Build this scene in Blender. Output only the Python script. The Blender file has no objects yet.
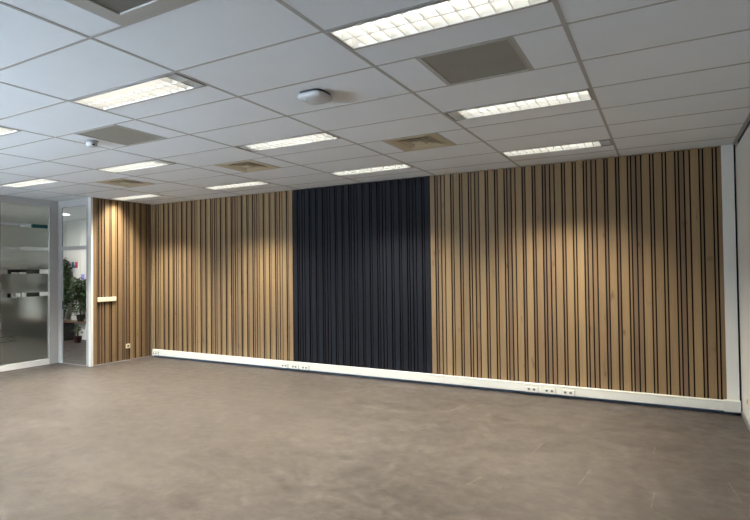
import bpy, math, random
from mathutils import Vector, Matrix
random.seed(11)
C = bpy.context.scene.collection
H = 2.981            # ceiling height
CAM = 1.634          # camera height
XA, Y0 = -0.463, 3.071   # ceiling grid origin
D = 7.05             # face of the slat cladding on the far wall
XL = -8.85           # face of the short slatted return on the left
YD = 5.80            # wall with the doorway
XG = -9.87           # glazed partition
XR = 0.71            # right wall
YB = -2.6            # wall behind the camera
HF, HR, YF = -15.6, -9.95, 8.15    # the hall beyond the glass

# ------------------------------------------------------------ materials
def newmat(name):
    m = bpy.data.materials.new(name); m.use_nodes = True
    nt = m.node_tree
    return m, nt, nt.nodes['Principled BSDF']

def srgb(r, g, b):
    f = lambda c: (c/255/12.92) if c/255 <= .04045 else ((c/255+.055)/1.055)**2.4
    return (f(r), f(g), f(b), 1)

def mat(name, col, rough=.5, metal=0., spec=.5, noise=0., nscale=8., bump=0., bscale=200.):
    m, nt, b = newmat(name)
    b.inputs['Base Color'].default_value = col
    b.inputs['Roughness'].default_value = rough
    b.inputs['Metallic'].default_value = metal
    b.inputs['Specular IOR Level'].default_value = spec
    tc = nt.nodes.new('ShaderNodeTexCoord')
    if noise:
        n = nt.nodes.new('ShaderNodeTexNoise'); n.inputs['Scale'].default_value = nscale
        n.inputs['Detail'].default_value = 4
        nt.links.new(tc.outputs['Object'], n.inputs['Vector'])
        mx = nt.nodes.new('ShaderNodeMix'); mx.data_type = 'RGBA'
        mx.inputs['A'].default_value = tuple(c*(1-noise) for c in col[:3])+(1,)
        mx.inputs['B'].default_value = tuple(min(1, c*(1+noise)) for c in col[:3])+(1,)
        nt.links.new(n.outputs['Fac'], mx.inputs['Factor'])
        nt.links.new(mx.outputs['Result'], b.inputs['Base Color'])
    if bump:
        n2 = nt.nodes.new('ShaderNodeTexNoise'); n2.inputs['Scale'].default_value = bscale
        nt.links.new(tc.outputs['Object'], n2.inputs['Vector'])
        bp = nt.nodes.new('ShaderNodeBump'); bp.inputs['Strength'].default_value = bump
        bp.inputs['Distance'].default_value = .002
        nt.links.new(n2.outputs['Fac'], bp.inputs['Height'])
        nt.links.new(bp.outputs['Normal'], b.inputs['Normal'])
    return m

def emis(name, col, s):
    m, nt, b = newmat(name)
    b.inputs['Base Color'].default_value = (0, 0, 0, 1)
    b.inputs['Emission Color'].default_value = col
    b.inputs['Emission Strength'].default_value = s
    return m

def slat_mat(name, cols, rough, spec, grain):
    """cols: the tones of the slats from dark to light; 'tone' is one number per slat."""
    m, nt, b = newmat(name)
    L = nt.links
    at = nt.nodes.new('ShaderNodeAttribute'); at.attribute_name = 'tone'
    cr = nt.nodes.new('ShaderNodeValToRGB'); cr.color_ramp.interpolation = 'LINEAR'
    e = cr.color_ramp.elements
    e[0].position = 0; e[0].color = cols[0]
    e[1].position = 1; e[1].color = cols[-1]
    for i, c in enumerate(cols[1:-1]):
        q = e.new((i+1)/(len(cols)-1)); q.color = c
    L.new(at.outputs['Fac'], cr.inputs['Fac'])
    tc = nt.nodes.new('ShaderNodeTexCoord')
    off = nt.nodes.new('ShaderNodeVectorMath'); off.operation = 'MULTIPLY_ADD'
    L.new(tc.outputs['Object'], off.inputs[0])
    off.inputs[1].default_value = (1, 1, .045)
    cmb = nt.nodes.new('ShaderNodeCombineXYZ')
    mu = nt.nodes.new('ShaderNodeMath'); mu.operation = 'MULTIPLY'; mu.inputs[1].default_value = 37.
    L.new(at.outputs['Fac'], mu.inputs[0]); L.new(mu.outputs[0], cmb.inputs['Z'])
    L.new(cmb.outputs[0], off.inputs[2])
    n = nt.nodes.new('ShaderNodeTexNoise'); n.inputs['Scale'].default_value = 42; n.inputs['Detail'].default_value = 5
    n.inputs['Distortion'].default_value = .6
    L.new(off.outputs[0], n.inputs['Vector'])
    # blotches and knots
    off2 = nt.nodes.new('ShaderNodeVectorMath'); off2.operation = 'MULTIPLY'
    L.new(tc.outputs['Object'], off2.inputs[0]); off2.inputs[1].default_value = (1, 1, .3)
    k = nt.nodes.new('ShaderNodeTexNoise'); k.inputs['Scale'].default_value = 16; k.inputs['Detail'].default_value = 2
    L.new(off2.outputs[0], k.inputs['Vector'])
    mr = nt.nodes.new('ShaderNodeMapRange'); mr.inputs['From Min'].default_value = .3; mr.inputs['From Max'].default_value = .7
    mr.inputs['To Min'].default_value = 1-grain; mr.inputs['To Max'].default_value = 1+grain
    L.new(n.outputs['Fac'], mr.inputs['Value'])
    mk = nt.nodes.new('ShaderNodeMapRange'); mk.inputs['From Min'].default_value = .66; mk.inputs['From Max'].default_value = .8
    mk.inputs['To Min'].default_value = 1; mk.inputs['To Max'].default_value = .55
    L.new(k.outputs['Fac'], mk.inputs['Value'])
    mm = nt.nodes.new('ShaderNodeMath'); mm.operation = 'MULTIPLY'
    L.new(mr.outputs[0], mm.inputs[0]); L.new(mk.outputs[0], mm.inputs[1])
    sc = nt.nodes.new('ShaderNodeVectorMath'); sc.operation = 'SCALE'
    L.new(cr.outputs['Color'], sc.inputs[0]); L.new(mm.outputs[0], sc.inputs['Scale'])
    L.new(sc.outputs[0], b.inputs['Base Color'])
    b.inputs['Roughness'].default_value = rough
    b.inputs['Specular IOR Level'].default_value = spec
    return m

def floor_mat():
    m, nt, b = newmat('floor_vinyl'); L = nt.links
    tc = nt.nodes.new('ShaderNodeTexCoord')
    def noise(scale, det, stretch=(1, 1, 1), dist=0.):
        v = nt.nodes.new('ShaderNodeVectorMath'); v.operation = 'MULTIPLY'
        L.new(tc.outputs['Object'], v.inputs[0]); v.inputs[1].default_value = stretch
        n = nt.nodes.new('ShaderNodeTexNoise'); n.inputs['Scale'].default_value = scale
        n.inputs['Detail'].default_value = det; n.inputs['Distortion'].default_value = dist
        n.inputs['Roughness'].default_value = .6
        L.new(v.outputs[0], n.inputs['Vector']); return n.outputs['Fac']
    def rng(x, a, b_, c, d):
        r = nt.nodes.new('ShaderNodeMapRange')
        for k_, v_ in zip(('From Min', 'From Max', 'To Min', 'To Max'), (a, b_, c, d)): r.inputs[k_].default_value = v_
        L.new(x, r.inputs['Value']); return r.outputs[0]
    def mth(op, x, y):
        q = nt.nodes.new('ShaderNodeMath'); q.operation = op
        for i, s in enumerate((x, y)):
            if isinstance(s, (int, float)): q.inputs[i].default_value = s
            elif s is not None: L.new(s, q.inputs[i])
        return q.outputs[0]
    cloud = rng(noise(2.2, 6, (1, 1.2, 1), 1.2), .35, .68, .80, 1.18)
    fine = rng(noise(9, 6, (1, 1.4, 1), 1.), .35, .68, .76, 1.24)
    vein = rng(noise(5, 8, (1, 1, 1), 2.2), .58, .72, 0, .45)
    f = mth('ADD', mth('MULTIPLY', cloud, fine), vein)
    # worn joints of the floor tiles: short pale strokes
    sx = nt.nodes.new('ShaderNodeSeparateXYZ'); L.new(tc.outputs['Object'], sx.inputs[0])
    X, Y = sx.outputs['X'], sx.outputs['Y']
    tot = None
    for (x0, y0, x1, y1) in [(a_, b_+.13, c_, d_+.13) for a_, b_, c_, d_ in [(-1.06, 4.70, -1.03, 5.0), (-.60, 4.15, -.56, 4.5), (-.115, 3.95, -.10, 4.22), (.43, 4.3, .39, 4.7),
                             (-1.35, 3.75, -1.30, 3.95), (-.12, 5.1, -.11, 5.35), (-2.2, 4.35, -2.02, 4.6), (-1.82, 5.45, -1.75, 5.75), (-2.75, 4.0, -2.55, 4.3), (-3.1, 5.0, -2.95, 5.25)]]:
        # distance from the line x = x0 + s*(y-y0)
        s = (x1-x0)/(y1-y0)
        d = mth('ABSOLUTE', mth('SUBTRACT', X, mth('ADD', mth('MULTIPLY', Y, s), x0-s*y0)), None)
        on = mth('LESS_THAN', d, .005)
        on = mth('MULTIPLY', on, mth('GREATER_THAN', Y, y0))
        on = mth('MULTIPLY', on, mth('LESS_THAN', Y, y1))
        tot = on if tot is None else mth('ADD', tot, on)
    brk = rng(noise(22, 2), .4, .6, .25, 1.5)
    f = mth('ADD', f, mth('MULTIPLY', tot, brk))
    sc = nt.nodes.new('ShaderNodeVectorMath'); sc.operation = 'SCALE'
    sc.inputs[0].default_value = srgb(69, 63, 58)[:3]
    L.new(f, sc.inputs['Scale']); L.new(sc.outputs[0], b.inputs['Base Color'])
    L.new(rng(noise(7, 4), .3, .7, .42, .58), b.inputs['Roughness'])
    b.inputs['Specular IOR Level'].default_value = .45
    return m

M = {}
M['floor'] = floor_mat()
M['tile'] = mat('ceiling_tile', srgb(238, 244, 250), .95, spec=.1, noise=.02, nscale=3, bump=.3, bscale=300)
M['tbar'] = mat('ceiling_bar', srgb(176, 177, 178), .5)
M['white_wall'] = mat('white_wall', srgb(232, 232, 228), .6, noise=.015, nscale=2)
M['gloss_wall'] = mat('white_panel_wall', srgb(236, 236, 232), .35, noise=.01, nscale=2)
M['black_gap'] = mat('black_gap', (.004, .004, .005, 1), .8)
M['navy'] = mat('navy_plinth', srgb(72, 90, 110), .45)
M['grey_plinth'] = mat('grey_plinth', srgb(140, 140, 138), .5)
M['alu'] = mat('painted_frame', srgb(172, 170, 169), .4, noise=.01)
M['alu_light'] = mat('painted_frame_light', srgb(226, 225, 223), .4, noise=.01)
M['trunk'] = mat('white_plastic', srgb(228, 228, 222), .35)
M['cream'] = mat('cream_plastic', srgb(240, 232, 205), .35)
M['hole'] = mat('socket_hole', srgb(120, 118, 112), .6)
M['oak'] = slat_mat('oak_slats', [srgb(94, 77, 67), srgb(108, 88, 72), srgb(126, 103, 78), srgb(138, 115, 84), srgb(152, 128, 95)], .5, .35, .09)
M['anthracite'] = slat_mat('anthracite_slats', [srgb(15, 17, 23), srgb(18, 20, 28), srgb(21, 24, 33)], .6, .18, .05)
M['felt'] = mat('black_felt', (.006, .005, .006, 1), .95, spec=.1)
M['louvre'] = mat('louvre_metal', (.82, .82, .80, 1), .35, metal=0., spec=.6)
M['mirror'] = mat('mirror_end', (.72, .82, .88, 1), .3, metal=.6)  # blue-grey tint stands in for daylight reflected in the lamp ends
M['tube'] = emis('tube_light', (1., .97, .88, 1), 5.2)
M['housing'] = mat('lamp_housing', (.86, .86, .84, 1), .4)
M['lampframe'] = mat('lamp_frame', srgb(150, 150, 150), .4)
M['vent'] = mat('vent_beige', srgb(196, 187, 164), .6, noise=.12, nscale=9)
M['vent_perf'] = mat('vent_perforated', srgb(146, 142, 132), .7, noise=.10, nscale=5)
M['vent_dark'] = mat('vent_dark', srgb(112, 110, 104), .8)
M['vent_frame'] = mat('vent_frame', srgb(176, 175, 170), .6)
M['device'] = mat('device_white', srgb(205, 208, 212), .35)
M['device_dark'] = mat('device_dark', srgb(40, 42, 48), .5)
M['led'] = emis('status_led', (.3, .9, 1, 1), 2.)
M['leaf'] = mat('leaf', srgb(58, 78, 46), .45, noise=.45, nscale=6)
M['stem'] = mat('stem', srgb(84, 68, 50), .8)
M['soil'] = mat('soil', srgb(40, 32, 26), .95)
M['pot'] = mat('dark_pot', srgb(40, 40, 42), .5)
M['redpot'] = mat('red_pot', srgb(50, 16, 18), .5)
M['blackcab'] = mat('black_cabinet', srgb(20, 20, 22), .4)
M['brown'] = mat('brown_top', srgb(104, 80, 62), .5)
M['hallwall'] = mat('hall_wall', srgb(226, 224, 218), .5)
M['hallfloor'] = M['floor']
M['blue'] = mat('blue_print', srgb(60, 110, 150), .5)
M['red'] = mat('red_print', srgb(196, 70, 90), .5)
M['lilac'] = mat('lilac_print', srgb(160, 150, 225), .5)
M['teal'] = mat('teal_sign', srgb(20, 96, 96), .4)
M['lampglow'] = emis('downlight_glow', (1, .98, .95, 1), 9.)
M['wood_cab'] = mat('beige_cabinet', srgb(150, 140, 118), .5)
M['darkthing'] = mat('dark_furniture', srgb(52, 51, 48), .6)

def glass():
    m, nt, b = newmat('clear_glass'); L = nt.links
    out = nt.nodes['Material Output']
    tr = nt.nodes.new('ShaderNodeBsdfTransparent'); tr.inputs['Color'].default_value = (.93, .96, .95, 1)
    gl = nt.nodes.new('ShaderNodeBsdfGlossy'); gl.inputs['Roughness'].default_value = .02
    fr = nt.nodes.new('ShaderNodeLayerWeight'); fr.inputs['Blend'].default_value = .12
    mx = nt.nodes.new('ShaderNodeMixShader')
    L.new(fr.outputs['Fresnel'], mx.inputs[0]); L.new(tr.outputs[0], mx.inputs[1]); L.new(gl.outputs[0], mx.inputs[2])
    L.new(mx.outputs[0], out.inputs['Surface']); nt.nodes.remove(b)
    return m
M['glass'] = glass()
def frosted():
    m, nt, b = newmat('frosted_film'); L = nt.links
    out = nt.nodes['Material Output']
    rf = nt.nodes.new('ShaderNodeBsdfRefraction'); rf.inputs['Roughness'].default_value = .42; rf.inputs['IOR'].default_value = 1.12
    rf.inputs['Color'].default_value = (.96, .97, .93, 1)
    df = nt.nodes.new('ShaderNodeBsdfDiffuse'); df.inputs['Color'].default_value = (.30, .32, .30, 1)
    gl = nt.nodes.new('ShaderNodeBsdfGlossy'); gl.inputs['Roughness'].default_value = .35
    mx = nt.nodes.new('ShaderNodeMixShader'); mx.inputs[0].default_value = .15
    L.new(rf.outputs[0], mx.inputs[1]); L.new(df.outputs[0], mx.inputs[2])
    m2 = nt.nodes.new('ShaderNodeMixShader'); m2.inputs[0].default_value = .06
    L.new(mx.outputs[0], m2.inputs[1]); L.new(gl.outputs[0], m2.inputs[2])
    L.new(m2.outputs[0], out.inputs['Surface']); nt.nodes.remove(b)
    return m
M['frost'] = frosted()

# ------------------------------------------------------------ mesh helpers
class MB:
    def __init__(s): s.v = []; s.f = []; s.t = []
    def quad(s, a, b, c, d, tone=0.):
        n = len(s.v); s.v += [a, b, c, d]; s.f.append((n, n+1, n+2, n+3)); s.t.append(tone)
    def box(s, x0, x1, y0, y1, z0, z1, tone=0.):
        n = len(s.v)
        s.v += [(x, y, z) for z in (z0, z1) for y in (y0, y1) for x in (x0, x1)]
        for f in ((0, 2, 3, 1), (4, 5, 7, 6), (0, 1, 5, 4), (2, 6, 7, 3), (0, 4, 6, 2), (1, 3, 7, 5)):
            s.f.append(tuple(n+i for i in f)); s.t.append(tone)
        return s
    def ring(s, cx, cy, z, rx, ry=None, n=24, p=1.):
        ry = ry or rx; k = len(s.v)
        for i in range(n):
            a = 2*math.pi*i/n; c, q = math.cos(a), math.sin(a)
            s.v.append((cx+rx*math.copysign(abs(c)**p, c), cy+ry*math.copysign(abs(q)**p, q), z))
        return list(range(k, k+n))
    def bridge(s, a, b):
        n = len(a)
        for i in range(n): s.f.append((a[i], a[(i+1) % n], b[(i+1) % n], b[i])); s.t.append(0)
    def cap(s, a): s.f.append(tuple(a)); s.t.append(0)
    def lathe(s, cx, cy, prof, n=24, p=1.):
        rs = [s.ring(cx, cy, z, r, r, n, p) for r, z in prof]
        for a, b in zip(rs, rs[1:]): s.bridge(a, b)
        s.cap(rs[0][::-1]); s.cap(rs[-1]); return s
    def tube(s, pts, r, n=8):
        rs = []
        pts = [Vector(p) for p in pts]
        rad = r if isinstance(r, (list, tuple)) else [r]*len(pts)
        for i, p in enumerate(pts):
            t = (pts[min(i+1, len(pts)-1)]-pts[max(i-1, 0)]).normalized()
            u = t.cross(Vector((0, 0, 1)) if abs(t.z) < .9 else Vector((1, 0, 0))).normalized(); w = t.cross(u)
            k = len(s.v)
            for j in range(n):
                a = 2*math.pi*j/n; q = p+(u*math.cos(a)+w*math.sin(a))*rad[i]; s.v.append(tuple(q))
            rs.append(list(range(k, k+n)))
        for a, b in zip(rs, rs[1:]): s.bridge(a, b)
        s.cap(rs[0][::-1]); s.cap(rs[-1]); return s
    def build(s, name, m, parent=None, bevel=0., smooth=False, tone=False):
        o0 = Vector((0, 0, 0))
        q = parent
        while q is not None: o0 = o0+Vector(q.location); q = q.parent
        me = bpy.data.meshes.new(name)
        me.from_pydata([tuple(Vector(v)-o0) for v in s.v], [], s.f)
        me.update()
        if tone:
            at = me.attributes.new('tone', 'FLOAT', 'FACE'); at.data.foreach_set('value', s.t)
        if smooth:
            for p in me.polygons: p.use_smooth = True
        me.materials.append(M[m])
        import bmesh
        bm = bmesh.new(); bm.from_mesh(me); bmesh.ops.recalc_face_normals(bm, faces=bm.faces); bm.to_mesh(me); bm.free()
        o = bpy.data.objects.new(name, me); C.objects.link(o)
        if parent is not None: o.parent = parent
        if bevel:
            b = o.modifiers.new('bevel', 'BEVEL'); b.width = bevel; b.segments = 2; b.limit_method = 'ANGLE'
        return o

def pane(ax, a, b, q, z0, z1):
    m = MB()
    if ax == 'x': m.quad((a, q, z0), (b, q, z0), (b, q, z1), (a, q, z1))
    else: m.quad((q, a, z0), (q, b, z0), (q, b, z1), (q, a, z1))
    return m
def box(name, m, b, parent=None, bevel=0.):
    return MB().box(*b).build(name, m, parent, bevel)
def thing(name, label, cat, loc, group=None):
    o = bpy.data.objects.new(name, None); C.objects.link(o); o.location = loc
    o.empty_display_size = .1
    o['label'] = label; o['category'] = cat
    if group: o['group'] = group
    return o
def struct(o, label=None):
    o['kind'] = 'structure'
    if label: o['label'] = label
    return o
def setting(name, label=None, loc=(0, 0, 0)):
    o = bpy.data.objects.new(name, None); C.objects.link(o); o.location = loc
    return struct(o, label)
def area(name, loc, sx, sy, power, col, spread, parent=None, rot=(0, 0, 0)):
    l = bpy.data.lights.new(name, 'AREA'); l.shape = 'RECTANGLE'; l.size = sx; l.size_y = sy
    l.energy = power; l.color = col; l.spread = math.radians(spread)
    o = bpy.data.objects.new(name, l); C.objects.link(o); o.rotation_euler = rot
    if parent is not None:
        o.parent = parent; o.location = Vector(loc)-Vector(parent.location)
    else: o.location = loc
    return o

# ------------------------------------------------------------ the room shell
struct(box('floor', 'floor', (HF-.1, XR+.2, YB-.1, YF+.1, -.1, 0)), 'mottled grey brown vinyl floor')
# walls (back wall stands behind the cladding)
struct(box('wall_back', 'white_wall', (XL-.1, XR+.2, D+.045, D+.2, 0, H+.1)), 'white wall behind the slat cladding')
wr = setting('wall_right', 'smooth white wall on the right', (XR, 3, 0))
MB().box(XR, XR+.15, YB, D+.2, 0, H-.05).build('wall_face', 'gloss_wall', wr)
MB().box(XR+.025, XR+.16, YB, D+.2, H-.05, H+.1).build('shadow_gap', 'black_gap', wr)
struct(box('baseboard_right', 'grey_plinth', (XR-.012, XR-.0005, YB+.01, D-.02, .001, .06)), 'low grey skirting along the right wall')
struct(box('wall_left', 'white_wall', (XL-.13, XL-.046, YD+.03, YF, 0, H+.1)), 'wall carrying the short return of oak slats')
struct(box('wall_far_end', 'white_wall', (XL-.05, XL+.02, D+.2, YF, 0, H+.1)))
# wall behind the camera; its unseen windows are added to bring in daylight
wb = MB()
wins = [(-9.7, -7.3), (-7.1, -4.7), (-15.2, -12.8)]
WZ0, WZ1 = .85, 2.75
wb.box(HF, XR+.15, YB-.12, YB, 0, WZ0); wb.box(HF, XR+.15, YB-.12, YB, WZ1, H+.1)
edges = sorted(wins)
xs = [HF]+[e for w in edges for e in w]+[XR+.15]
for a, b in zip(xs[::2], xs[1::2]): wb.box(a, b, YB-.12, YB, WZ0, WZ1)
struct(wb.build('wall_rear', 'white_wall'), 'white wall behind the viewer, with unseen windows added for daylight')
for i, (a, b) in enumerate(wins):
    w = setting('window_%d' % (i+1), 'unseen wide window added in the rear wall to bring in daylight', ((a+b)/2, YB-.06, WZ0))
    fr = MB(); t = .05
    fr.box(a, a+t, YB-.1, YB-.04, WZ0, WZ1); fr.box(b-t, b, YB-.1, YB-.04, WZ0, WZ1)
    fr.box(a+t, b-t, YB-.1, YB-.04, WZ0, WZ0+t); fr.box(a+t, b-t, YB-.1, YB-.04, WZ1-t, WZ1)
    fr.box((a+b)/2-.03, (a+b)/2+.03, YB-.1, YB-.04, WZ0+t, WZ1-t)
    fr.build('window_frame', 'alu', w)
    pane('x', a+t, b-t, YB-.07, WZ0+t, WZ1-t).build('window_pane', 'glass', w)
    p = area('window_portal', ((a+b)/2, YB-.02, (WZ0+WZ1)/2), b-a, WZ1-WZ0, 1, (1, 1, 1), 180, None, (math.radians(90), 0, math.radians(180)))
    p.data.cycles.is_portal = True
# hall walls
struct(box('wall_hall_back', 'hallwall', (HF-.1, XL-.05, YF, YF+.1, 0, H+.1)), 'pale wall at the end of the hall')
struct(box('wall_hall_left', 'hallwall', (HF-.1, HF, YB, YF, 0, H+.1)), 'pale wall on the far side of the hall')

# ------------------------------------------------------------ ceiling grid
LIGHTS = [(c, r) for r in (-1, 2, 5) for c in (-1, -3, -5, -7)] + [(c, -4) for c in (-5, -7)]
VENTS = [(-1, 0, 'perforated'), (-4, 0, 'perforated'), (-2, -3, 'dark'), (-2, 3, 'diffuser'), (-4, 3, 'diffuser'), (-6, 3, 'diffuser')]
def gx(c): return XA+1.2*c
def gy(r): return Y0+.6*r
tiles, bars = MB(), MB()
lset = set(LIGHTS); vset = {(c, r) for c, r, k in VENTS}
TB = .012
for c in range(-8, 1):
    for r in range(-10, 7):
        x0, x1 = max(gx(c), XG), min(gx(c+1), XR-.0)
        y0, y1 = max(gy(r), YB), min(gy(r+1), D+.05)
        if x1-x0 < .02 or y1 <= y0: continue
        if (c, r) in lset:
            y0 = gy(r)+.30
            bars.box(x0, x1, y0-.006, y0+.006, H+.001, H+.02)
        if (c, r) in vset:
            for a, b in ((x0, x0+.3), (x1-.3, x1)): tiles.box(a, b, y0, y1, H+.003, H+.02)
            for a in (x0+.3, x1-.3): bars.box(a-TB, a+TB, y0, y1, H+.001, H+.018)
            continue
        tiles.box(x0, x1, y0, y1, H+.003, H+.02)
# strip of ceiling towards the hall side
ceil = struct(tiles.build('ceiling', 'tile'), 'suspended ceiling of pale mineral tiles')
for c in range(-7, 2):
    x = min(gx(c), XR-.012)
    bars.box(x-TB, x+TB, YB, D+.04, H+.0005, H+.019)
for r in range(-9, 7):
    y = gy(r)
    bars.box(XG, XR, y-TB+.003, y+TB-.003, H+.001, H+.019)
bars.box(XR-.03, XR+.002, YB, D, H-.004, H+.0)
bars.build('ceiling_grid', 'tbar', ceil)
hc = MB()
hc.box(HF, XG-.03, YB, YD+.1, H+.003, H+.05); hc.box(HF, XL-.13, YD+.1, YF, H+.003, H+.05)
struct(hc.build('ceiling_hall', 'tile'), 'ceiling of the hall beyond the glass')
struct(box('ceiling_slab', 'white_wall', (HF-.1, XR+.2, YB-.1, YF+.1, H+.14, H+.22)), 'slab above the suspended ceiling')

# ------------------------------------------------------------ lamps
POWER = 60.
DIM = {(-1, -1): .5, (-1, 2): .75, (-1, 5): .9}   # lamps turned down so the floor darkens towards the right wall
WARM = (1., .915, .77)
def lamp_label(c, r):
    who = {(-1, -1): 'nearest and largest of the louvred ceiling lights, at the top of the photo',
           (-3, -1): 'large louvred ceiling light in the upper left, left of the grey access point',
           (-5, -1): 'ceiling light cut off by the left edge of the photo, the nearer of two there',
           (-7, -1): 'louvred ceiling light outside the left edge of the photo, second row from the viewer',
           (-1, 2): 'louvred ceiling light just beyond the perforated square vent on the right',
           (-3, 2): 'louvred ceiling light in the middle, just beyond the white access point',
           (-5, 2): 'ceiling light between the smoke detector and the small tan diffuser',
           (-7, 2): 'ceiling light nearest the frosted glass partition at the left',
           (-1, 5): 'flat looking ceiling light close to the right oak cladding, farthest right of the back row',
           (-3, 5): 'ceiling light right above the black slat panel',
           (-5, 5): 'ceiling light above the left oak cladding, beside the small diffuser',
           (-7, 5): 'ceiling light in the left back corner, by the short slatted return',
           (-1, -4): 'louvred ceiling light behind the viewer by the right wall', (-3, -4): 'louvred ceiling light behind the viewer, second from the right wall',
           (-5, -4): 'louvred ceiling light behind the viewer, third from the right wall', (-7, -4): 'louvred ceiling light behind the viewer by the glass partition'}
    return who[(c, r)]
END = {(-1, 2): 'L', (-3, 2): 'L', (-3, -1): 'R', (-1, 5): 'R', (-5, 2): 'R'}
def make_light(c, r):
    x0, x1 = gx(c)+.014, gx(c+1)-.014
    y0, y1 = gy(r)+.012, gy(r)+.292
    if c == -7: x0 = max(x0, XL+.06)
    t = thing('ceiling_light', lamp_label(c, r), 'ceiling light', ((x0+x1)/2, (y0+y1)/2, H), 'recessed louvred ceiling lights')
    z0, z1 = H-.004, H+.095
    f = MB(); w = .012
    f.box(x0, x1, y0, y0+w, z0, z0+.012); f.box(x0, x1, y1-w, y1, z0, z0+.012)
    f.box(x0, x0+w, y0+w, y1-w, z0, z0+.012); f.box(x1-w, x1, y0+w, y1-w, z0, z0+.012)
    f.build('frame', 'lampframe', t)
    h = MB()
    h.quad((x0+w, y0+w, z0+.012), (x0+w, y0+w, z1), (x0+w, y1-w, z1), (x0+w, y1-w, z0+.012))
    h.quad((x1-w, y0+w, z0+.012), (x1-w, y0+w, z1), (x1-w, y1-w, z1), (x1-w, y1-w, z0+.012))
    h.quad((x0+w, y0+w, z0+.012), (x0+w, y0+w, z1), (x1-w, y0+w, z1), (x1-w, y0+w, z0+.012))
    h.quad((x0+w, y1-w, z0+.012), (x0+w, y1-w, z1), (x1-w, y1-w, z1), (x1-w, y1-w, z0+.012))
    h.quad((x0+w, y0+w, z1), (x1-w, y0+w, z1), (x1-w, y1-w, z1), (x0+w, y1-w, z1))
    h.build('housing', 'housing', t)
    ya, yb = y0+w, y1-w; xa, xb = x0+w, x1-w
    e = END.get((c, r))
    la, lb = xa, xb
    if e == 'L': la = xa+.10
    if e == 'R': lb = xb-.10
    for k in (.27, .73):
        y = ya+(yb-ya)*k
        MB().tube([(la+.03, y, z0+.075), (lb-.03, y, z0+.075)], .013, 10).build('tube', 'tube', t, smooth=True)
    lv = MB(); n = 13; ym = (ya+yb)/2
    lv.box(xa, xb, ym-.004, ym+.004, z0+.004, z0+.046)
    for i in range(n+1):
        x = la+(lb-la)*i/n
        if i == 0: x += .002
        if i == n: x -= .002
        # blade wider at its foot, like a parabolic louvre
        for yy0, yy1 in ((ya, ym-.004), (ym+.004, yb)):
            lv.quad((x-.0025, yy0, z0+.004), (x-.0025, yy1, z0+.004), (x-.0008, yy1, z0+.05), (x-.0008, yy0, z0+.05))
            lv.quad((x+.0025, yy0, z0+.004), (x+.0025, yy1, z0+.004), (x+.0008, yy1, z0+.05), (x+.0008, yy0, z0+.05))
            lv.quad((x-.0025, yy0, z0+.004), (x+.0025, yy0, z0+.004), (x+.0025, yy1, z0+.004), (x-.0025, yy1, z0+.004))
    # curved side reflectors
    for s, y in ((1, ya), (-1, yb)):
        pr = [(0., z0+.004), (.006, z0+.02), (.016, z0+.045), (.032, z0+.075), (.05, z0+.092)]
        for (d0, q0), (d1, q1) in zip(pr, pr[1:]):
            lv.quad((la, y+s*d0, q0), (lb, y+s*d0, q0), (lb, y+s*d1, q1), (la, y+s*d1, q1))
    lv.build('louvre', 'louvre', t)
    if e:
        m = MB(); a, b = (xa, la-.001) if e == 'L' else (lb+.001, xb)
        for yy0, yy1 in ((ya, ym-.006), (ym+.006, yb)):
            yc = (yy0+yy1)/2
            m.quad((a, yy0, z0+.006), (b, yy0, z0+.006), (b, yc, z0+.013), (a, yc, z0+.013))
            m.quad((a, yc, z0+.013), (b, yc, z0+.013), (b, yy1, z0+.006), (a, yy1, z0+.006))
        m.build('mirror_end', 'mirror', t)
    area('lamp', ((la+lb)/2, (ya+yb)/2, H-.008), (lb-la), .23, POWER*DIM.get((c, r), 1.), WARM, 94, t)
    return t
for c, r in LIGHTS: make_light(c, r)

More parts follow.
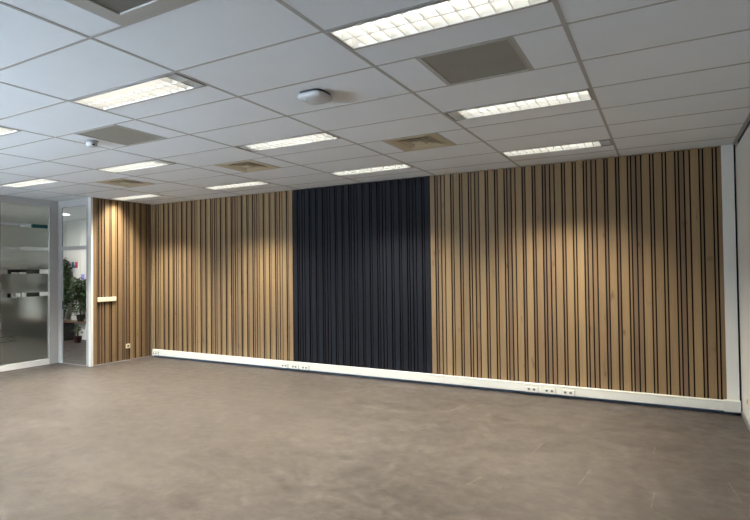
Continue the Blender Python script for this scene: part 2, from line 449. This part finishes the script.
# ------------------------------------------------------------ vents
VL = {(-1, 0): 'large dark perforated square vent between the two lights on the right',
      (-4, 0): 'brown grey perforated square vent right beside the smoke detector',
      (-2, -3): 'dark air inlet with a broad frame cut off by the top edge',
      (-2, 3): 'tan square diffuser with concentric rings above the right end of the black panel',
      (-4, 3): 'tan square diffuser above the left oak cladding, in the middle left',
      (-6, 3): 'tan square diffuser farthest left, near the short slatted return'}
def make_vent(c, r, kind):
    x0, x1 = gx(c)+.3+TB, gx(c+1)-.3-TB
    y0, y1 = gy(r)+TB, gy(r+1)-TB
    cx, cy = (x0+x1)/2, (y0+y1)/2
    t = thing('ceiling_vent', VL[(c, r)], 'air vent', (cx, cy, H), 'square air vents in the ceiling')
    R = (x1-x0)/2
    zb = H+.026 if kind == 'diffuser' else H+.07
    MB().box(x0, x1, y0, y1, zb, zb+.008).build('backing', 'vent' if kind == 'diffuser' else 'vent_dark', t)
    def sq(mb, a, za, b, zb):
        for i in range(4):
            cs = [(-1, -1), (1, -1), (1, 1), (-1, 1)]
            p, q = cs[i], cs[(i+1) % 4]
            mb.quad((cx+p[0]*a, cy+p[1]*a, za), (cx+q[0]*a, cy+q[1]*a, za), (cx+q[0]*b, cy+q[1]*b, zb), (cx+p[0]*b, cy+p[1]*b, zb))
    if kind == 'diffuser':
        f = MB(); sq(f, R, H-.002, R-.035, H-.002); sq(f, R-.035, H-.002, R-.098, H+.010); sq(f, R, H-.002, R, H+.07)
        f.build('frame', 'vent', t)
        for a in (.185, .125):
            g = MB(); sq(g, a, H-.004, a-.008, H-.005); sq(g, a-.008, H-.005, a-.050, H+.018); sq(g, a-.049, H+.020, a, H-.003)
            g.build('deflector_ring', 'vent', t)
        MB().box(cx-.062, cx+.062, cy-.062, cy+.062, H-.006, H+.004).build('centre_plate', 'vent', t)
    elif kind == 'perforated':
        f = MB(); sq(f, R, H-.002, R-.012, H-.002); sq(f, R-.012, H-.002, R-.012, H+.012); sq(f, R, H-.002, R, H+.07); f.build('frame', 'vent_frame', t)
        g = MB(); n = 38
        a = R-.012
        for i in range(n):
            y = cy-a+2*a*(i+.5)/n
            g.box(cx-a, cx+a, y-.0055, y+.0055, H+.003, H+.007)
        for i in range(9):
            x = cx-a+2*a*(i+.5)/9
            g.box(x-.003, x+.003, cy-a, cy+a, H+.0075, H+.011)
        g.build('grille', 'vent_perf', t)
    else:
        f = MB(); sq(f, R, H-.002, R-.085, H-.002); sq(f, R-.085, H-.002, R-.088, H+.006); sq(f, R, H-.002, R, H+.07); f.build('frame', 'vent_frame', t)
        g = MB(); a = R-.088
        g.box(cx-a, cx+a, cy-a, cy+a, H+.006, H+.010); g.build('inner_plate', 'vent_dark', t)
        MB().lathe(cx+.06, cy-.02, [(.012, H+.0059), (.01, H-.002), (.004, H-.004)], 12).build('screw', 'mirror', t)
for v in VENTS: make_vent(*v)

# ------------------------------------------------------------ ceiling devices
ap = thing('wireless_access_point', 'white rounded square access point mounted on a ceiling tile', 'access point', (-2.31, 3.31, H))
MB().lathe(-2.31, 3.31, [(.10, H+.002), (.10, H-.018)], 24, .5).build('mount', 'device_dark', ap)
MB().lathe(-2.31, 3.31, [(.10, H-.016), (.113, H-.019), (.117, H-.026), (.114, H-.040), (.104, H-.050), (.08, H-.054), (.01, H-.055)], 64, .55).build('body', 'device', ap, smooth=True)
MB().lathe(-2.36, 3.24, [(.004, H-.050), (.004, H-.0565)], 10).build('status_light', 'led', ap)
sd = thing('smoke_detector', 'small white round detector on the ceiling left of a vent', 'smoke detector', (-5.09, 3.34, H))
MB().lathe(-5.09, 3.34, [(.062, H), (.062, H-.010), (.05, H-.014)], 28).build('base', 'lampframe', sd)
MB().lathe(-5.09, 3.34, [(.052, H-.0142), (.054, H-.020), (.052, H-.045), (.045, H-.055), (.02, H-.060), (.005, H-.060)], 28).build('body', 'device', sd, smooth=True)
MB().box(-5.045, -5.03, 3.31, 3.33, H-.052, H-.040).build('sensor', 'device_dark', sd)

# ------------------------------------------------------------ slat cladding
W_, N_, M_ = .0795, .0200, .0400   # slat widths; the grooves between them are .012
G = .0152
SEQ = [('m', M_), ('W', W_), ('n', N_), ('W', W_), ('n', N_), ('W', W_), ('n', N_), ('m', M_)]   # period about .498
PER = sum(w for _, w in SEQ)+G*len(SEQ)
sc_ = .498/PER
def slats(u0, u1, phase):
    """intervals (a, b, kind) of the slats between u0 and u1; phase is the place of one m|m groove"""
    k = math.floor((u0-phase)/.498)-1
    out = []
    u = phase+k*.498
    while u < u1:
        for kd, w in SEQ:
            a, b = u+G/2, u+G/2+w*sc_
            u += (w+G)*sc_
            a2, b2 = max(a, u0), min(b, u1)
            if b2-a2 > .012: out.append((a2, b2, kd))
    return out
def tone(kd, rnd):
    return {'W': .55+.40*rnd.random(), 'm': .30+.40*rnd.random(), 'n': .25+.45*rnd.random()}[kd]
DEP = {'W': .0, 'm': .006, 'n': .008}
def clad(name_label, cat, u0, u1, phase, m, axis, z0=.125, z1=H-.002, rnd=None, group=None):
    rnd = random.Random(rnd)
    if axis == 'y':   # faces -Y, runs along X
        t = thing('slat_panel', name_label, cat, ((u0+u1)/2, D+.02, z0), group)
        MB().box(u0, u1, D+.034, D+.0445, z0, z1).build('backing', 'felt', t)
    else:
        t = thing('slat_panel', name_label, cat, (XL-.02, (u0+u1)/2, z0), group)
        MB().box(XL-.0445, XL-.034, u0, u1, z0, z1).build('backing', 'felt', t)
    s = MB(); 
    for a, b, kd in slats(u0, u1, phase):
        d = DEP[kd]; tn = tone(kd, rnd)
        if axis == 'y': s.box(a, b, D+d, D+.0345, z0, z1, tn)
        else: s.box(XL-.0345, XL-d, a, b, z0, z1, tn)
    so_ = s.build('slats', m, t, tone=True)
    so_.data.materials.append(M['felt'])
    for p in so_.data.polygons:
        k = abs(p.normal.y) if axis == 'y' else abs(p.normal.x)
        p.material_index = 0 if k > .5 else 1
    return t
clad('natural oak slat cladding on the right half of the long wall, beside the white column', 'wall panel', -2.940, .573, -2.277, 'oak', 'y', rnd=3, group='oak slat cladding')
clad('black slat panel in the middle of the long wall', 'wall panel', -5.395, -2.940, -3.22, 'anthracite', 'y', rnd=4)
clad('natural oak slat cladding on the long wall left of the black panel', 'wall panel', XL+.001, -5.395, -5.675, 'oak', 'y', rnd=5, group='oak slat cladding')
clad('short return of oak slats beside the doorway, with the white switches', 'wall panel', YD+.03, D-.002, YD+.195, 'oak', 'x', z0=.02, rnd=8, group='oak slat cladding')

struct(box('trim_1', 'white_wall', (.574, .690, D-.005, D+.045, .03, H-.002)), 'white boxed column in the right back corner')
struct(box('trim_2', 'black_gap', (.690, XR, D+.03, D+.045, .03, H)), 'dark joint in the right back corner')
struct(box('baseboard_back', 'navy', (XL+.06, XR-.013, D-.012, D+.045, .001, .10)), 'dark navy skirting below the white cable trunking')
struct(box('baseboard_left', 'grey_plinth', (XL-.044, XL+.006, YD+.03, D-.014, .001, .02)), 'thin pale skirting under the oak return')

ct = thing('cable_trunking', 'long white cable trunking along the foot of the slat wall', 'cable trunking', (-4.1, 7.0, .04))
MB().box(XL+.085, .54, 6.985, D-.013, .040, .150).build('duct', 'trunk', ct, .003)
MB().box(.541, .695, 6.975, D-.013, .034, .157).build('end_box', 'trunk', ct, .003)
MB().box(XL+.09, .54, 6.984, 6.9849, .134, .136).build('lid_joint', 'lampframe', ct)

def double_socket(xa, xb, label, grp):
    t = thing('double_socket', label, 'socket', ((xa+xb)/2, 6.984, .045), grp)
    MB().box(xa, xb, 6.955, 6.9838, .045, .112).build('plate', 'trunk', t, .002)
    MB().box(xa-.004, xb+.004, 6.978, 6.9839, .042, .115).build('shadow_rim', 'hole', t)  # slightly larger grey box standing in for the plate's shadow
    for k in (.28, .72):
        x = xa+(xb-xa)*k; z = .082
        o = MB(); ring = []
        n = 20
        a = [(x+.017*math.cos(2*math.pi*i/n), 6.9545, z+.015*math.sin(2*math.pi*i/n)) for i in range(n)]
        b = [(x+.014*math.cos(2*math.pi*i/n), 6.9525, z+.012*math.sin(2*math.pi*i/n)) for i in range(n)]
        o.v += a+b
        o.bridge(list(range(n)), list(range(n, 2*n))); o.cap(list(range(n, 2*n))); o.cap(list(range(n))[::-1])
        o.build('outlet', 'hole', t)
G1, G2 = 'double sockets under the black panel', 'double sockets under the right oak cladding'
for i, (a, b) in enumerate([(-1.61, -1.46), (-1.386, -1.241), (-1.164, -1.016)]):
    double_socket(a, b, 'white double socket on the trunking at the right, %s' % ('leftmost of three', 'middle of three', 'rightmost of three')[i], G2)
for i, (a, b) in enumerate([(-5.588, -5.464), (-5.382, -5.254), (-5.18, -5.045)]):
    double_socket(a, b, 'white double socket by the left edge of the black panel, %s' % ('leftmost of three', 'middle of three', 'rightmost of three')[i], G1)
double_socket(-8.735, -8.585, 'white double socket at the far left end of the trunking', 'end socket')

# ------------------------------------------------------------ fittings on the left return
sw = thing('light_switch_strip', 'cream five gang light switch strip on the oak return', 'light switch', (XL+.001, 6.08, 1.17))
MB().box(XL+.0005, XL+.022, 5.905, 6.262, 1.125, 1.207).build('frame', 'cream', sw, .002)
for k in range(5):
    y = 5.912+k*.0695
    MB().box(XL+.0225, XL+.029, y+.006, y+.062, 1.137, 1.195).build('rocker' if k < 4 else 'socket_insert', 'cream', sw, .002)
so = thing('wall_socket', 'cream square socket low on the oak return', 'socket', (XL+.001, 6.51, .27))
MB().box(XL+.0005, XL+.018, 6.468, 6.55, .232, .315).build('plate', 'cream', so, .002)
MB().box(XL+.0185, XL+.021, 6.487, 6.531, .252, .294).build('outlet', 'hole', so, .002)
rs = thing('wall_socket', 'small beige socket plate low on the white right wall', 'socket', (XR-.001, 6.49, .26))
MB().box(XR-.012, XR-.0005, 6.45, 6.53, .225, .305).build('plate', 'cream', rs, .002)
MB().box(XR-.014, XR-.0125, 6.468, 6.512, .245, .287).build('outlet', 'hole', rs)

# ------------------------------------------------------------ doorway
d1 = setting('door_1', 'tall open doorway with glass above, between the frosted glass and the oak return', (-9.35, YD, 0))
f = MB()
f.box(-9.01, -8.925, YD+.002, YD+.03, 0, H)             # right jamb
f.box(-9.90+.03, -9.79, YD-.0, YD+.03, 0, H)             # corner post
f.box(-9.79, -9.74, YD+.002, YD+.03, 0, H)
f.box(-9.74, -9.01, YD, YD+.03, 2.85, H)                 # head
f.box(-9.74, -9.01, YD, YD+.03, 2.065, 2.135)            # transom bar
f.box(-9.74, -9.730, YD+.012, YD+.028, 0, 2.065)
f.build('frame', 'alu', d1, .002)
MB().box(-8.924, XL+.003, YD-.012, YD+.028, 0, H).build('end_post', 'alu_light', d1, .002)
pane('x', -9.74, -9.01, YD+.02, 2.135, 2.85).build('transom_glass', 'glass', d1)
MB().box(-9.739, -9.011, YD, YD+.03, .0005, .006).build('threshold', 'grey_plinth', d1)
MB().box(-9.7295, -9.724, YD+.006, YD+.028, .98, 1.14).build('strike_plate', 'device_dark', d1)

# ------------------------------------------------------------ glazed partition
gp = setting('wall_glass', 'partition of frosted glass with clear stripes in a pale frame', (XG, 3, 0))
f = MB()
posts = [YB+.03, -.9, 1.0, 2.9, 4.80]
f.box(XG-.03, XG+.03, YD-.16, YD, 0, H)
for y in posts: f.box(XG-.03, XG+.03, y-.028, y+.028, .1, 2.87)
f.box(XG-.03, XG+.03, YB, YD-.16, 2.87, H)
MB().box(XG-.03, XG+.034, YB, YD-.161, 0, .1).build('bottom_rail', 'alu_light', gp, .002)
f.build('frame', 'alu', gp, .002)
MB().box(XG-.055, XG-.031, YD-.10, YD+.0, 0, H).build('corner_cover', 'alu', gp)
yy = posts+[YD-.16-.028]
for a, b in zip(yy, yy[1:]):
    pane('y', a+.028, b+(-.028 if b != yy[-1] else .028), XG, .1, 2.87).build('glass_pane', 'glass', gp)
fm = MB()
for z0, z1 in ((.1, 1.237), (1.31, 1.645), (1.72, 2.06), (2.12, 2.465), (2.53, 2.87)):
    for a, b in zip(yy, yy[1:]):
        bb = b-.028 if b != yy[-1] else b+.028
        fm.quad((XG-.006, a+.028, z0), (XG-.006, bb, z0), (XG-.006, bb, z1), (XG-.006, a+.028, z1))
fm.build('frosted_film', 'frost', gp)

mk = MB()
for z in (.485, .575): mk.box(XG+.0005, XG+.0015, 4.84, 5.11, z-.003, z+.003)
for k in range(24):
    a0, a1 = 2*math.pi*k/24, 2*math.pi*(k+1)/24
    p = lambda a, q: (XG+.0012, 5.01+(.055+q)*math.cos(a), .53+(.022+q)*math.sin(a))
    mk.quad(p(a0, 0), p(a1, 0), p(a1, .006), p(a0, .006))
mk.build('etched_mark', 'device_dark', gp)

# ------------------------------------------------------------ beyond the glass
def leafy(name, label, loc, h, spread, n, potmat, pr, ph, stems, grp=None, leaf=.085, base=None, zlo=.25):
    rnd = random.Random(label)
    t = thing(name, label, 'plant', loc, grp)
    x, y, z = loc
    MB().lathe(x, y, [(pr*.72, z), (pr*.8, z+ph*.3), (pr, z+ph), (pr*1.03, z+ph+.001), (pr*.9, z+ph-.01)], 24).build('pot', potmat, t, smooth=True)
    MB().lathe(x, y, [(pr*.9, z+ph-.012), (pr*.88, z+ph-.004)], 20).build('soil', 'soil', t)
    st = MB(); tips = []
    for k in range(stems):
        a = rnd.uniform(0, 6.28); lean = rnd.uniform(.1, .55)*spread
        pts = [(x+math.cos(a)*lean*(q**1.5)+rnd.uniform(-.01, .01), y+math.sin(a)*lean*(q**1.5)*.6, z+ph-.02+(h-ph)*q*rnd.uniform(.97, 1)) for q in (0, .25, .5, .75, 1)]
        st.tube(pts, [.014, .012, .010, .008, .004], 6); tips.append(pts)
    st.build('stems', 'stem', t)
    lf = MB()
    for k in range(n):
        pts = rnd.choice(tips); q = zlo+(1-zlo)*rnd.random()**.8
        i = min(3, int(q*4)); f_ = q*4-i
        p = Vector(pts[i]).lerp(Vector(pts[i+1]), f_)
        a = rnd.uniform(0, 6.28); d = Vector((math.cos(a), math.sin(a)*.6, rnd.uniform(-.35, .5))).normalized()
        p = p+d*rnd.uniform(.01, spread*.42)
        L_ = leaf*rnd.uniform(.6, 1.3); w = L_*.27
        side = d.cross(Vector((rnd.uniform(-.4, .4), rnd.uniform(-.4, .4), 1))).normalized()
        up = side.cross(d)
        a0, a1, a2, a3 = p, p+d*L_*.5+side*w+up*L_*.06, p+d*L_-up*L_*.15, p+d*L_*.5-side*w+up*L_*.06
        mid = p+d*L_*.5
        k0 = len(lf.v); lf.v += [tuple(a0), tuple(a1), tuple(a2), tuple(a3), tuple(mid)]
        lf.f += [(k0, k0+1, k0+4), (k0+1, k0+2, k0+4), (k0+2, k0+3, k0+4), (k0+3, k0, k0+4)]; lf.t += [0]*4
    lf.v = [(a, min(b, 8.06), c) for a, b, c in lf.v]
    lf.build('foliage', 'leaf', t)
    return t
# black cabinet with brown top, and plants
cab = thing('low_cabinet', 'low black cabinet with a brown top seen through the doorway', 'cabinet', (-13.6, 7.9, 0))
MB().box(-14.3, -12.93, 7.72, 8.02, .0, .44).build('body', 'blackcab', cab, .004)
MB().box(-14.32, -12.90, 7.69, 8.05, .441, .475).build('top', 'brown', cab, .003)
MB().box(-14.25, -13.62, 7.70, 7.7195, .03, .42).build('door', 'blackcab', cab, .002)
MB().box(-13.60, -12.97, 7.70, 7.7195, .03, .42).build('door', 'blackcab', cab, .002)
bn = thing('bench', 'brown bench top running right from the black cabinet', 'bench', (-12.2, 7.95, 0))
MB().box(-12.895, -11.5, 7.80, 8.05, .441, .475).build('bench_top', 'brown', bn, .003)
for x in (-12.0, -11.56):
    MB().box(x, x+.04, 7.86, 7.99, 0, .44).build('leg', 'darkthing', bn)
leafy('potted_plant', 'tall bushy potted plant on the black cabinet behind the doorway', (-13.27, 7.86, .476), 1.52, .48, 1500, 'pot', .13, .22, 9, 'plants in the hall', .11, zlo=.05)
leafy('potted_plant', 'wide leafy plant on the bench, right of the tall one', (-12.52, 7.92, .476), 1.02, .44, 800, 'pot', .10, .16, 8, 'plants in the hall', .11, zlo=.03)
leafy('potted_plant', 'small plant in a dark red pot on the floor under the bench', (-12.28, 7.70, 0), .42, .20, 90, 'redpot', .09, .15, 5, 'plants in the hall', .07)

# wall cabinets / panel lines on the end wall
pw = thing('tall_cupboard', 'tall white cupboard doors on the end wall of the hall', 'cupboard', (-12.5, YF-.05, 0))
MB().box(-14.55, -11.0, YF-.06, YF-.001, 0, H-.08).build('body', 'hallwall', pw)
for k in range(6):
    x = -14.54+k*.588
    MB().box(x, x+.577, YF-.075, YF-.061, .08, 2.2).build('door', 'hallwall', pw, .002)
    MB().box(x, x+.577, YF-.075, YF-.061, 2.215, H-.10).build('upper_door', 'hallwall', pw, .002)
po = MB().box(-13.12, -13.00, YF-.078, YF-.075, 1.78, 1.93).build('sticker', 'blue', pw); po['label'] = 'blue and red sticker'
MB().box(-12.999, -12.88, YF-.078, YF-.075, 1.78, 1.93).build('red_part', 'red', po)
MB().box(-13.02, -12.98, YF-.0795, YF-.0781, 1.85, 1.94).build('white_notch', 'trunk', po)
li = MB().box(-12.74, -12.60, YF-.078, YF-.075, 1.47, 1.62).build('sticker', 'lilac', pw); li['label'] = 'lilac sticker'

dl = thing('downlight', 'round bright downlight in the hall ceiling seen above the doorway', 'ceiling light', (-11.85, 7.11, H))
MB().lathe(-11.85, 7.11, [(.13, H+.002), (.13, H-.008), (.115, H-.010)], 28).build('rim', 'device', dl)
MB().lathe(-11.85, 7.11, [(.11, H-.0102), (.108, H-.014)], 28).build('glow_disc', 'lampglow', dl)
area('lamp', (-11.85, 7.11, H-.03), .3, .3, 34, (1., .98, .94), 170, dl)

sg = thing('hanging_sign', 'dark teal sign hanging in the hall, seen through the top clear stripe', 'sign', (-13.9, 7.3, 2.8))
MB().box(-14.02, -13.97, 7.58, 7.98, 2.66, 2.90).build('box', 'teal', sg, .003)
MB().box(-14.0, -13.99, 7.62, 7.63, 2.90, H).build('rod', 'device_dark', sg)
MB().box(-14.0, -13.99, 7.93, 7.94, 2.90, H).build('rod', 'device_dark', sg)
sh = thing('shelf_unit', 'dark open shelving against the far side of the hall, behind the frosted glass', 'shelf', (-15.3, 5.6, 0))
MB().box(-15.55, -15.48, 4.0, 7.3, 0, 1.85).build('back_panel', 'darkthing', sh)
sb = MB()
for z in (0, .45, .90, 1.36, 1.82): sb.box(-15.479, -15.12, 4.0, 7.3, z, z+.03)
for y in (4.0, 4.82, 5.64, 6.46, 7.27): sb.box(-15.479, -15.12, y, y+.03, .03, 1.82)
sb.build('shelves', 'darkthing', sh)
eb = thing('bookcase', 'dark bookcase holding pale binders against the end wall of the hall', 'bookcase', (-15.1, 7.95, 0))
MB().box(-15.55, -14.62, 8.10, 8.14, 0, 1.85).build('back_panel', 'darkthing', eb)
sb = MB()
for z in (0, .45, .90, 1.36, 1.82): sb.box(-15.55, -14.62, 7.80, 8.099, z, z+.03)
for x in (-15.55, -14.65): sb.box(x, x+.03, 7.80, 8.099, .03, 1.82)
sb.build('shelves', 'darkthing', eb)
rb = random.Random(4)
for z, xs_ in ((1.391, (-15.42, -15.30, -15.02, -14.84, -14.75)), (.931, (-15.45, -15.2, -15.08, -14.9, -14.78))):
    for x in xs_:
        b = box('binder', 'trunk', (x, x+.07, 7.83, 8.09, z, z+.30), None, .002)
        b['label'] = 'pale binder on the dark bookcase behind the frosted glass'; b['category'] = 'binder'; b['group'] = 'binders on the dark bookcase'
for y in (4.95, 5.05, 5.3, 5.9, 6.02, 6.14, 6.6, 6.9, 7.1):
    b = box('binder', 'trunk', (-15.46, -15.17, y, y+.07, .931, 1.23), None, .002)
    b['label'] = 'pale binder on the long dark shelving behind the frosted glass'; b['category'] = 'binder'; b['group'] = 'binders on the long shelving'
desk = thing('desk', 'pale desk beyond the frosted glass', 'desk', (-13.2, 5.4, 0))
MB().box(-13.9, -12.9, 3.9, 5.9, .71, .74).build('tabletop', 'wood_cab', desk, .003)
for x in (-13.85, -12.98):
    for y in (3.95, 5.82): MB().box(x, x+.04, y, y+.04, 0, .71).build('leg', 'darkthing', desk)
for (x, y) in ((-12.8, 0.8), (-12.8, 3.2)):  # unseen lamps, added to brighten the hall behind the film
    l = thing('downlight', 'unseen round downlight added to brighten the hall behind the frosted glass, %s' % ('nearer one' if y < 2 else 'farther one'), 'ceiling light', (x, y, H))
    MB().lathe(x, y, [(.13, H+.002), (.13, H-.008), (.115, H-.010)], 28).build('rim', 'device', l)
    MB().lathe(x, y, [(.11, H-.0102), (.108, H-.014)], 28).build('glow_disc', 'lampglow', l)
    area('lamp', (x, y, H-.03), .3, .3, 210, (1., .98, .94), 170, l)

# ------------------------------------------------------------ sky, camera, view
w = bpy.data.worlds.new('sky'); bpy.context.scene.world = w; w.use_nodes = True
bg = w.node_tree.nodes['Background']
bg.inputs['Strength'].default_value = 66.
# bright above and below; horizon band darkened to keep the slat wall's top dim
wt = w.node_tree
tcw = wt.nodes.new('ShaderNodeTexCoord'); sxw = wt.nodes.new('ShaderNodeSeparateXYZ')
mrw = wt.nodes.new('ShaderNodeMapRange'); mrw.inputs['From Min'].default_value = -1; mrw.inputs['From Max'].default_value = 1
rw = wt.nodes.new('ShaderNodeValToRGB'); ew = rw.color_ramp.elements
ew[0].position = 0; ew[0].color = (.62, .72, .84, 1); ew[1].position = 1; ew[1].color = (.55, .76, 1., 1)
for p_, c_ in ((.38, (.66, .76, .88, 1)), (.44, (.10, .12, .14, 1)), (.58, (.10, .12, .14, 1)), (.66, (.66, .84, 1., 1))):
    q_ = ew.new(p_); q_.color = c_
wt.links.new(tcw.outputs['Generated'], sxw.inputs[0]); wt.links.new(sxw.outputs['Z'], mrw.inputs['Value'])
wt.links.new(mrw.outputs[0], rw.inputs['Fac']); wt.links.new(rw.outputs['Color'], bg.inputs['Color'])
cd = bpy.data.cameras.new('camera'); cam = bpy.data.objects.new('camera', cd); C.objects.link(cam)
R_, P_, A_ = .49998599, .01904171, -.01213977
cy, sy = math.cos(R_), math.sin(R_)
F = Vector((-sy*math.cos(P_), cy*math.cos(P_), math.sin(P_))); rt = Vector((cy, sy, 0)); up = rt.cross(F)
c, s = math.cos(A_), math.sin(A_)
rt, up = rt*c+up*s, -rt*s+up*c
mw = Matrix((rt, up, -F)).transposed().to_4x4(); mw.translation = Vector((0, 0, CAM))
cam.matrix_world = mw
cd.sensor_width = 36; cd.lens = 530.65/750*36; cd.clip_start = .05
sc = bpy.context.scene
sc.camera = cam
sc.view_settings.view_transform = 'Standard'; sc.view_settings.look = 'None'
sc.view_settings.gamma = 1; sc.view_settings.use_curve_mapping = False
sc.view_settings.exposure = .17
sc.cycles.max_bounces = 10; sc.cycles.diffuse_bounces = 6; sc.cycles.transparent_max_bounces = 12
sc.cycles.caustics_reflective = False; sc.cycles.caustics_refractive = False
sc.cycles.sample_clamp_indirect = 6.
